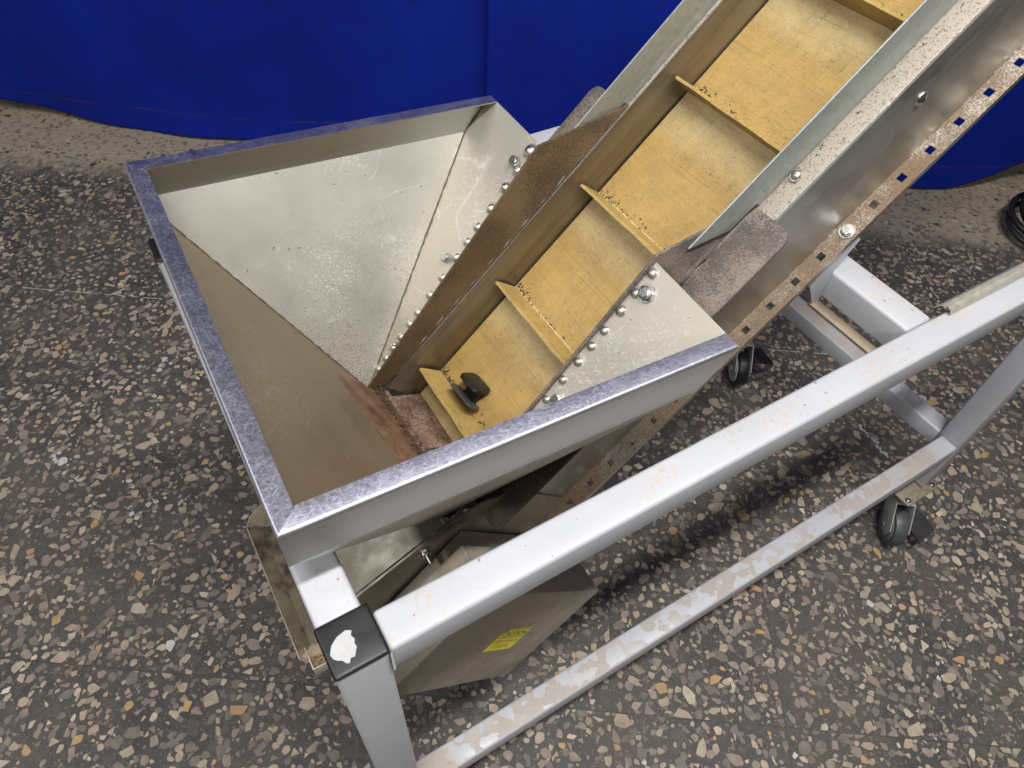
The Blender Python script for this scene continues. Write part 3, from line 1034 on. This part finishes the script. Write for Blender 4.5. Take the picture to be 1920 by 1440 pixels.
# ---------------- rusty skirts beside the belt
for s, Y in ((1, YF), (-1, YN)):
    pts = [(.7225, .0715), (.5570, .0460), (.5420, .0288), (.2300, -.3448), (.2450, -.3640), (.300, -.3250)]
    b = bmesh.new()
    sheet(b, [(x, Y, z) for x, z in pts], (0, s * .004, 0), .0006)
    sk = mk('skirt', b, M_RUST_SKIRT if s > 0 else M_RUST_FLANGE, root, MH)
    # out-turned foot of the skirt, lying on the side channel
    s0, s1, w0, w1, r = -.50, .088, .1525, .220, .016
    pl = [(s0, w0), (s1, w0)]
    pl += [(s1 - r + r * cos(a), w1 - r + r * sin(a)) for a in [radians(x) for x in (0, 22, 45, 68, 90)]]
    pl += [(s0 + r - r * sin(a), w1 - r + r * cos(a)) for a in [radians(x) for x in (0, 22, 45, 68, 90)]]
    b = bmesh.new()
    sheet(b, [(x, s * w, .0825) for x, w in pl], (0, 0, .005), .0010)
    mk('skirt_foot', b, M_RUST_FLANGE, sk, CONV)
    b = bmesh.new()
    tube(b, [(s0 + .05 + i * .012, s * (.1455 + .002 * sin(i * 1.7)), .0850 + .001 * sin(i * 2.9)) for i in range(40)], .0042, 6)
    mk('weld_seam', b, M_RUST_FLANGE, sk, CONV)

# ---------------- conveyor
S0, S1 = -.55, 1.45
b = bmesh.new()
N = 60
for k, (w0, w1) in enumerate(((-.1365, .1365),)):
    box(b, (S0 + .012, w0, -.0065), (S1, w1, 0), .001, 1)
belt = mk('belt', b, M_BELT, root, CONV)
FLT = [-.462, -.2525, -.0375, .1795, .395, .6095, .824, 1.0385, 1.253]
for i, s in enumerate(FLT):
    b = bmesh.new()
    rg = random.Random(i)
    n = 14
    lean = -.007
    vs_ = []
    for k in range(n + 1):
        w = -.1340 + .268 * k / n
        e = rg.uniform(-.0007, .0007)
        wob = .0005 * sin(3 * w * 20 + i)
        vs_.append([b.verts.new(p) for p in ((s - .0035, w, .0002), (s + lean - .0025 + wob, w, .0505 + e), (s + lean + .0025 + wob, w, .0500 + e), (s + .0035, w, .0002))])
    for k in range(n):
        for j in range(4):
            b.faces.new((vs_[k][j], vs_[k][(j + 1) % 4], vs_[k + 1][(j + 1) % 4], vs_[k + 1][j]))
    b.faces.new(vs_[0])
    b.faces.new(vs_[-1][::-1])
    fl = mk('flight', b, M_FLIGHT, belt, CONV)
for s in (1, -1):
    y = lambda a, b_: (min(s * a, s * b_), max(s * a, s * b_))
    q = y(.1385, .1410)
    boxo('side_wall', (S0 + .02, q[0], -.020), (S1, q[1], .0785), M_WALL, root, .0007, CONV)
    b = bmesh.new()
    q = y(.1412, .181)
    box(b, (-.5, q[0], .0745), (S1, q[1], .0775), .0012, 2)
    tf = mk('top_flange', b, M_TOPFLANGE, root, CONV)
    b = bmesh.new()
    q = y(.1790, .1812)
    box(b, (-.52, q[0], -.0805), (S1, q[1], .0744), .0008, 1)
    web = mk('side_channel', b, M_WEB, root, CONV)
    # lower flange with its row of square holes
    b = bmesh.new()
    zt, zb_ = -.0800, -.0822
    for k in range(-11, 29):
        c = .014 + .05 * k
        o_ = [(c - .025, .1813), (c + .025, .1813), (c + .025, .2115), (c - .025, .2115)]
        h_ = [(c - .0055, .1905), (c + .0055, .1905), (c + .0055, .2015), (c - .0055, .2015)]
        for z in (zt, zb_):
            O_ = [b.verts.new((p, s * w, z)) for p, w in o_]
            H_ = [b.verts.new((p, s * w, z)) for p, w in h_]
            for j in range(4):
                b.faces.new((O_[j], O_[(j + 1) % 4], H_[(j + 1) % 4], H_[j]))
        for lst in (h_,):
            A = [b.verts.new((p, s * w, zt)) for p, w in lst]
            B = [b.verts.new((p, s * w, zb_)) for p, w in lst]
            for j in range(4):
                b.faces.new((A[j], A[(j + 1) % 4], B[(j + 1) % 4], B[j]))
        A = [b.verts.new((c + e, s * .2115, z)) for e, z in ((-.025, zt), (.025, zt), (.025, -.0890), (-.025, -.0890))]
        b.faces.new(A)
        A = [b.verts.new((c + e, s * .2098, z)) for e, z in ((-.025, zb_), (.025, zb_), (.025, -.0890), (-.025, -.0890))]
        b.faces.new(A)
        A = [b.verts.new((c + e, s * w, -.0890)) for e, w in ((-.025, .2115), (.025, .2115), (.025, .2098), (-.025, .2098))]
        b.faces.new(A)
    bmesh.ops.remove_doubles(b, verts=b.verts, dist=.00005)
    lf = mk('lower_flange', b, M_FLANGE, web, CONV)
    hexbolt((.163, s * .1965, -.0798), (0, 0, 1), .0085, .007, lf, 'hex_nut', M=CONV)
    hexbolt((.163, s * .1965, -.0835), (0, 0, -1), .0085, .010, lf, 'hex_nut', M=CONV)
    b = bmesh.new()
    dome(b, (.324, s * .1815, .026), (0, s, 0), .0105, .45)
    sc = mk('pan_head_screw', b, M_ZINC, web, CONV, sharp=60)
    b = bmesh.new()
    cyl(b, (.324, s * .1855, .026), (0, s, 0), .0035, .0008, 6)
    mk('hex_recess', b, M_BLACK, sc, CONV)
    # galvanised guard with a pointed lower end
    b = bmesh.new()
    Y = s * .1462
    sheet(b, [(-.012, Y, .1345), (S1, Y, .1345), (S1, Y, .0785), (.092, Y, .0785), (.092, Y, .0890), (.044, Y, .0890)], (0, s * .0030, 0), .0009)
    gd = mk('side_guard', b, M_GALV, root, CONV)
    b = bmesh.new()
    cyl(b, (.148, s * .1580, .0775), (0, 0, 1), .0075, .003, 14)
    dome(b, (.150, s * .1575, .0800), (0, 0, 1), .0068, .7)
    mk('tack_weld', b, M_DOME, tf, CONV)

# tail of the conveyor under the hopper
b = bmesh.new()
tail = [(-.44, -.080), (-.44, .074), (-.475, .120), (-.533, .150), (-.693, .196), (-.765, .216), (-.90, .085), (-.93, .03), (-.93, -.05), (-.86, -.105), (-.60, -.105)]
sheet(b, [(x, -.1860, h) for x, h in tail], (0, .004, 0), .0006)
tp = mk('tail_plate', b, M_GUARDBOX, root, CONV)
hexbolt((-.585, -.1860, .147), (0, -1, 0), .0085, .008, tp, 'hex_bolt', M=CONV)
b = bmesh.new()
cyl(b, (-.585, -.1940, .147), (0, -1, 0), .0048, .016, 12)
mk('bolt_shank', b, M_ZINC, tp, CONV)
b = bmesh.new()
sheet(b, [(x, .1820, h) for x, h in tail], (0, .004, 0), .0006)
mk('tail_plate', b, M_GUARDBOX, root, CONV)


def cl(s, h, y):
    q = (MH.inverted() @ CONV) @ Vector((s, 0, h))
    return Vector((q.x, y, q.z))


YA, YB = .2385, .485
b = bmesh.new()
q0, q1 = cl(-.575, .1625, 0), cl(-.765, .2165, 0)
qt = cl(-.533, .1506, 0)
sheet(b, [(q0.x, .274, q0.z), (q0.x, YB + .1, q0.z), (q1.x, YB + .1, q1.z), (q1.x, YA, q1.z), (qt.x, YA, qt.z), (qt.x, .274, qt.z)], (0, 0, .0018), .0004)
cov = mk('tail_cover', b, M_COVER, root, MH)
# tray along the tail end
b = bmesh.new()
zt_ = -.425
sheet(b, [(-.036, .208, zt_), (-.036, .452, zt_), (.004, .452, zt_ - .030), (.004, .208, zt_ - .030)], (0, 0, -.0018))
sheet(b, [(-.0375, .207, zt_ + .0005), (-.0375, .453, zt_ + .0005), (-.0355, .453, zt_ + .0005), (-.0355, .207, zt_ + .0005)], (0, 0, -.012))
sheet(b, [(-.0155, .222, zt_ - .004), (-.0155, .430, zt_ - .004), (.03, .430, zt_ - .028), (.03, .222, zt_ - .028)], (0, 0, -.0018))
tr = mk('end_tray', b, M_TRAY, root, MH)
b = bmesh.new()
sheet(b, [(-.037, .2075, zt_ - .002), (-.0155, .222, zt_ - .0055), (.03, .2205, zt_ - .029), (.03, .206, zt_ - .031)], (0, -.0015, -.002))
mk('tray_end', b, M_TRAY, tr, MH)
b = bmesh.new()
sheet(b, [(-.036, .453, zt_), (-.026, .466, zt_ + .004), (.02, .486, zt_ + .012), (.02, .453, zt_ - .03)], (0, .0015, 0))
mk('tray_end', b, M_TRAY, tr, MH)
b = bmesh.new()
sheet(b, [(-.026, .488, -.418), (-.008, .4795, -.420), (-.0175, .469, -.420)], (.0, .0, -.004))
mk('gusset', b, M_WEB, tr, MH)
b = bmesh.new()
box(b, (-.024, .185, -.450), (.030, .220, -.447))
for a_, b_ in (((-.0255, .184, -.450), (-.0235, .221, -.4255)), ((-.0255, .1835, -.450), (.030, .1855, -.4255))):
    box(b, a_, b_, .0006)
pk = mk('catch_pan', b, M_COVER, root, MH)
b = bmesh.new()
for i in range(220):
    q = Vector((rng.uniform(-.022, .02), rng.uniform(.187, .217), -.4465 + abs(rng.gauss(0, .003))))
    s = rng.uniform(.0008, .0022)
    box(b, q - Vector((s, s, s * .5)), q + Vector((s, s, s * .5)))
tag(mk('sawdust_heap', b, M_SAW, pk, MH), kind='stuff')

# chain guard box with its caution label
b = box(bmesh.new(), (-.752, -.319, -.150), (-.512, -.235, .172), .0022, 2)
cg = mk('chain_guard', b, M_GUARDBOX, root, CONV)
b = box(bmesh.new(), (-.740, -.2355, -.130), (-.530, -.1905, .118), .002, 2)
mk('chain_guard_back', b, M_COVER, cg, CONV)
# label: reads along -h, its top towards +s
LM = CONV @ Matrix.Translation((-.6302, -.3192, -.008)) @ Matrix(((0, 1, 0, 0), (0, 0, -1, 0), (-1, 0, 0, 0), (0, 0, 0, 1)))
lw_, lh_ = .076, .056
b = bmesh.new()
pl = [(-lw_ / 2, -lh_ / 2), (lw_ / 2, -lh_ / 2), (lw_ / 2, lh_ / 2), (-lw_ / 2 + .016, lh_ / 2), (-lw_ / 2 + .013, lh_ / 2 - .006), (-lw_ / 2 + .004, lh_ / 2 - .008), (-lw_ / 2, lh_ / 2 - .013)]
sheet(b, [(x, y_, .0002) for x, y_ in pl], (0, 0, .0004))
lab = mk('caution_label', b, M_LABEL, cg, LM)
b = bmesh.new()
box(b, (-lw_ / 2 + .002, .0062, .0006), (lw_ / 2 - .003, .0074, .0009))
box(b, (-lw_ / 2 + .020, lh_ / 2 - .0032, .0006), (lw_ / 2 - .003, lh_ / 2 - .0022, .0009))
mk('label_rule', b, M_INK, lab, LM)


def text(s, size, loc, mat, name, par, M, wide=1.0):
    cu = bpy.data.curves.new(name, 'FONT')
    cu.body = s
    cu.size = size
    cu.align_x = 'CENTER'
    cu.offset = size * .02
    o = bpy.data.objects.new(name, cu)
    COL.objects.link(o)
    bpy.context.view_layer.update()
    me = bpy.data.meshes.new_from_object(o.evaluated_get(bpy.context.evaluated_depsgraph_get()))
    bpy.data.objects.remove(o, do_unlink=True)
    me.transform(Matrix.Translation(loc) @ Matrix.Diagonal((wide, 1, 1, 1)))
    me.materials.clear()
    me.materials.append(mat)
    return put(bpy.data.objects.new(name, me), par, M)


text('CAUTION', .0148, (.001, .0108, .0009), M_INK, 'lettering', lab, LM, 1.02)
text('KEEP HANDS', .0110, (0, -.0070, .0009), M_INK2, 'lettering', lab, LM, 1.0)
text('CLEAR', .0120, (0, -.0205, .0009), M_INK2, 'lettering', lab, LM, 1.15)

# ================================================================== loose things
# crumbs gathered where the flights meet the belt
b = bmesh.new()
for fi, s in enumerate(FLT[:5]):
    cl_ = [rng.uniform(-.13, .13) for _ in range(4)] + [.11, .125]
    for i in range(150 if fi < 2 else 90):
        w = rng.uniform(-.132, .132) if rng.random() < .35 else max(-.132, min(.132, rng.choice(cl_) + rng.gauss(0, .012)))
        q = Vector((s + .004 + abs(rng.gauss(0, .0065)), w, .0008))
        k = rng.choice((rng.uniform(.0003, .0007), rng.uniform(.0005, .0013)))
        box(b, q - Vector((k, k, k * .5)), q + Vector((k * rng.uniform(.6, 1.6), k, k * .5)))
for i in range(120):
    q = Vector((rng.uniform(-.1, 1.0), rng.choice((-1, 1)) * rng.uniform(.150, .160), .0785))
    k = rng.uniform(.0003, .0010)
    box(b, q - Vector((k, k, k * .5)), q + Vector((k * 1.5, k, k * .5)))
tag(mk('belt_crumbs', b, M_CRUMB, belt, CONV), kind='stuff')

# black plastic clip lying against the lowest flight
CM = CONV @ Matrix.Translation((-.434, .042, .0)) @ Matrix.Rotation(radians(4), 4, 'Z')
ctop = tag(empty('plastic_clip', CM), 'black plastic double clip standing against the lowest belt flight', 'clip')


def pad(bm, x, tilt, w, h, th, r, z0=.0008):
    pts = []
    for cx, cy, a0 in ((w / 2 - r, z0 + h - r, 0), (-w / 2 + r, z0 + h - r, 90), (-w / 2 + r, z0 + r, 180), (w / 2 - r, z0 + r, 270)):
        for k in range(5):
            a = radians(a0 + k * 22.5)
            pts.append((x + tilt * (cy + r * sin(a)), cx + r * cos(a), cy + r * sin(a)))
    sheet(bm, pts, (th, 0, 0), th * .3)
    return bm


mk('front_pad', pad(bmesh.new(), -.010, .02, .068, .036, .0040, .011), M_DGREY, ctop, CM)
mk('rear_pad', pad(bmesh.new(), .026, -.30, .056, .038, .0065, .012), M_BLACKPL, ctop, CM)
b = bmesh.new()
box(b, (-.007, -.016, .003), (.027, .016, .012), .002)
mk('bridge', b, M_BLACKPL, ctop, CM)

# folded metal strip lying along the rail
b = bmesh.new()
pr = [(.0540, -.0015), (.0548, -.0012), (.0470, .0112), (.0440, .0120), (.0415, .0100), (.0420, .0075), (.0440, .0070), (.0432, .0085), (.0448, .0098), (.0464, .0092)]
pr2 = [(.0448, .0098), (.0400, .0082), (.0365, .0070), (.0340, .0040), (.0335, .0002), (.0345, .0002), (.0350, .0038), (.0370, .0060), (.0402, .0072), (.0444, .0086)]
for P in (pr, pr2):
    a_ = [b.verts.new((.866 if P is pr else .872, y_, z_)) for y_, z_ in P]
    c_ = [b.verts.new((1.33, y_ - .0005, z_)) for y_, z_ in P]
    n = len(P)
    for i in range(n):
        b.faces.new((a_[i], a_[(i + 1) % n], c_[(i + 1) % n], c_[i]))
    b.faces.new(a_)
    b.faces.new(c_[::-1])
tag(mk('metal_strip', b, M_STRIP, None, MF), 'thin cream coloured folded metal strip lying along the grey white rail', 'strip')

# coil of black cable on the floor by the curtain
b = bmesh.new()
rg = random.Random(2)
pts = []
for k in range(5 * 28 + 1):
    a = 2 * pi * k / 28
    t_ = k / (5 * 28)
    R = .150 - .012 * sin(a * 1.37) - .035 * t_
    pts.append((2.800 + R * cos(a) * .86 + .02 * t_, .535 + R * sin(a) * .86, .020 + .075 * t_ + .05 * (1 + sin(a + .6)) * (.4 + .6 * t_)))
tube(b, pts, .0105, 9)
tag(mk('cable_coil', b, M_BLACKPL, None, Matrix.Identity(4), sharp=80), 'coil of thick black cable on the floor at the right edge', 'cable')
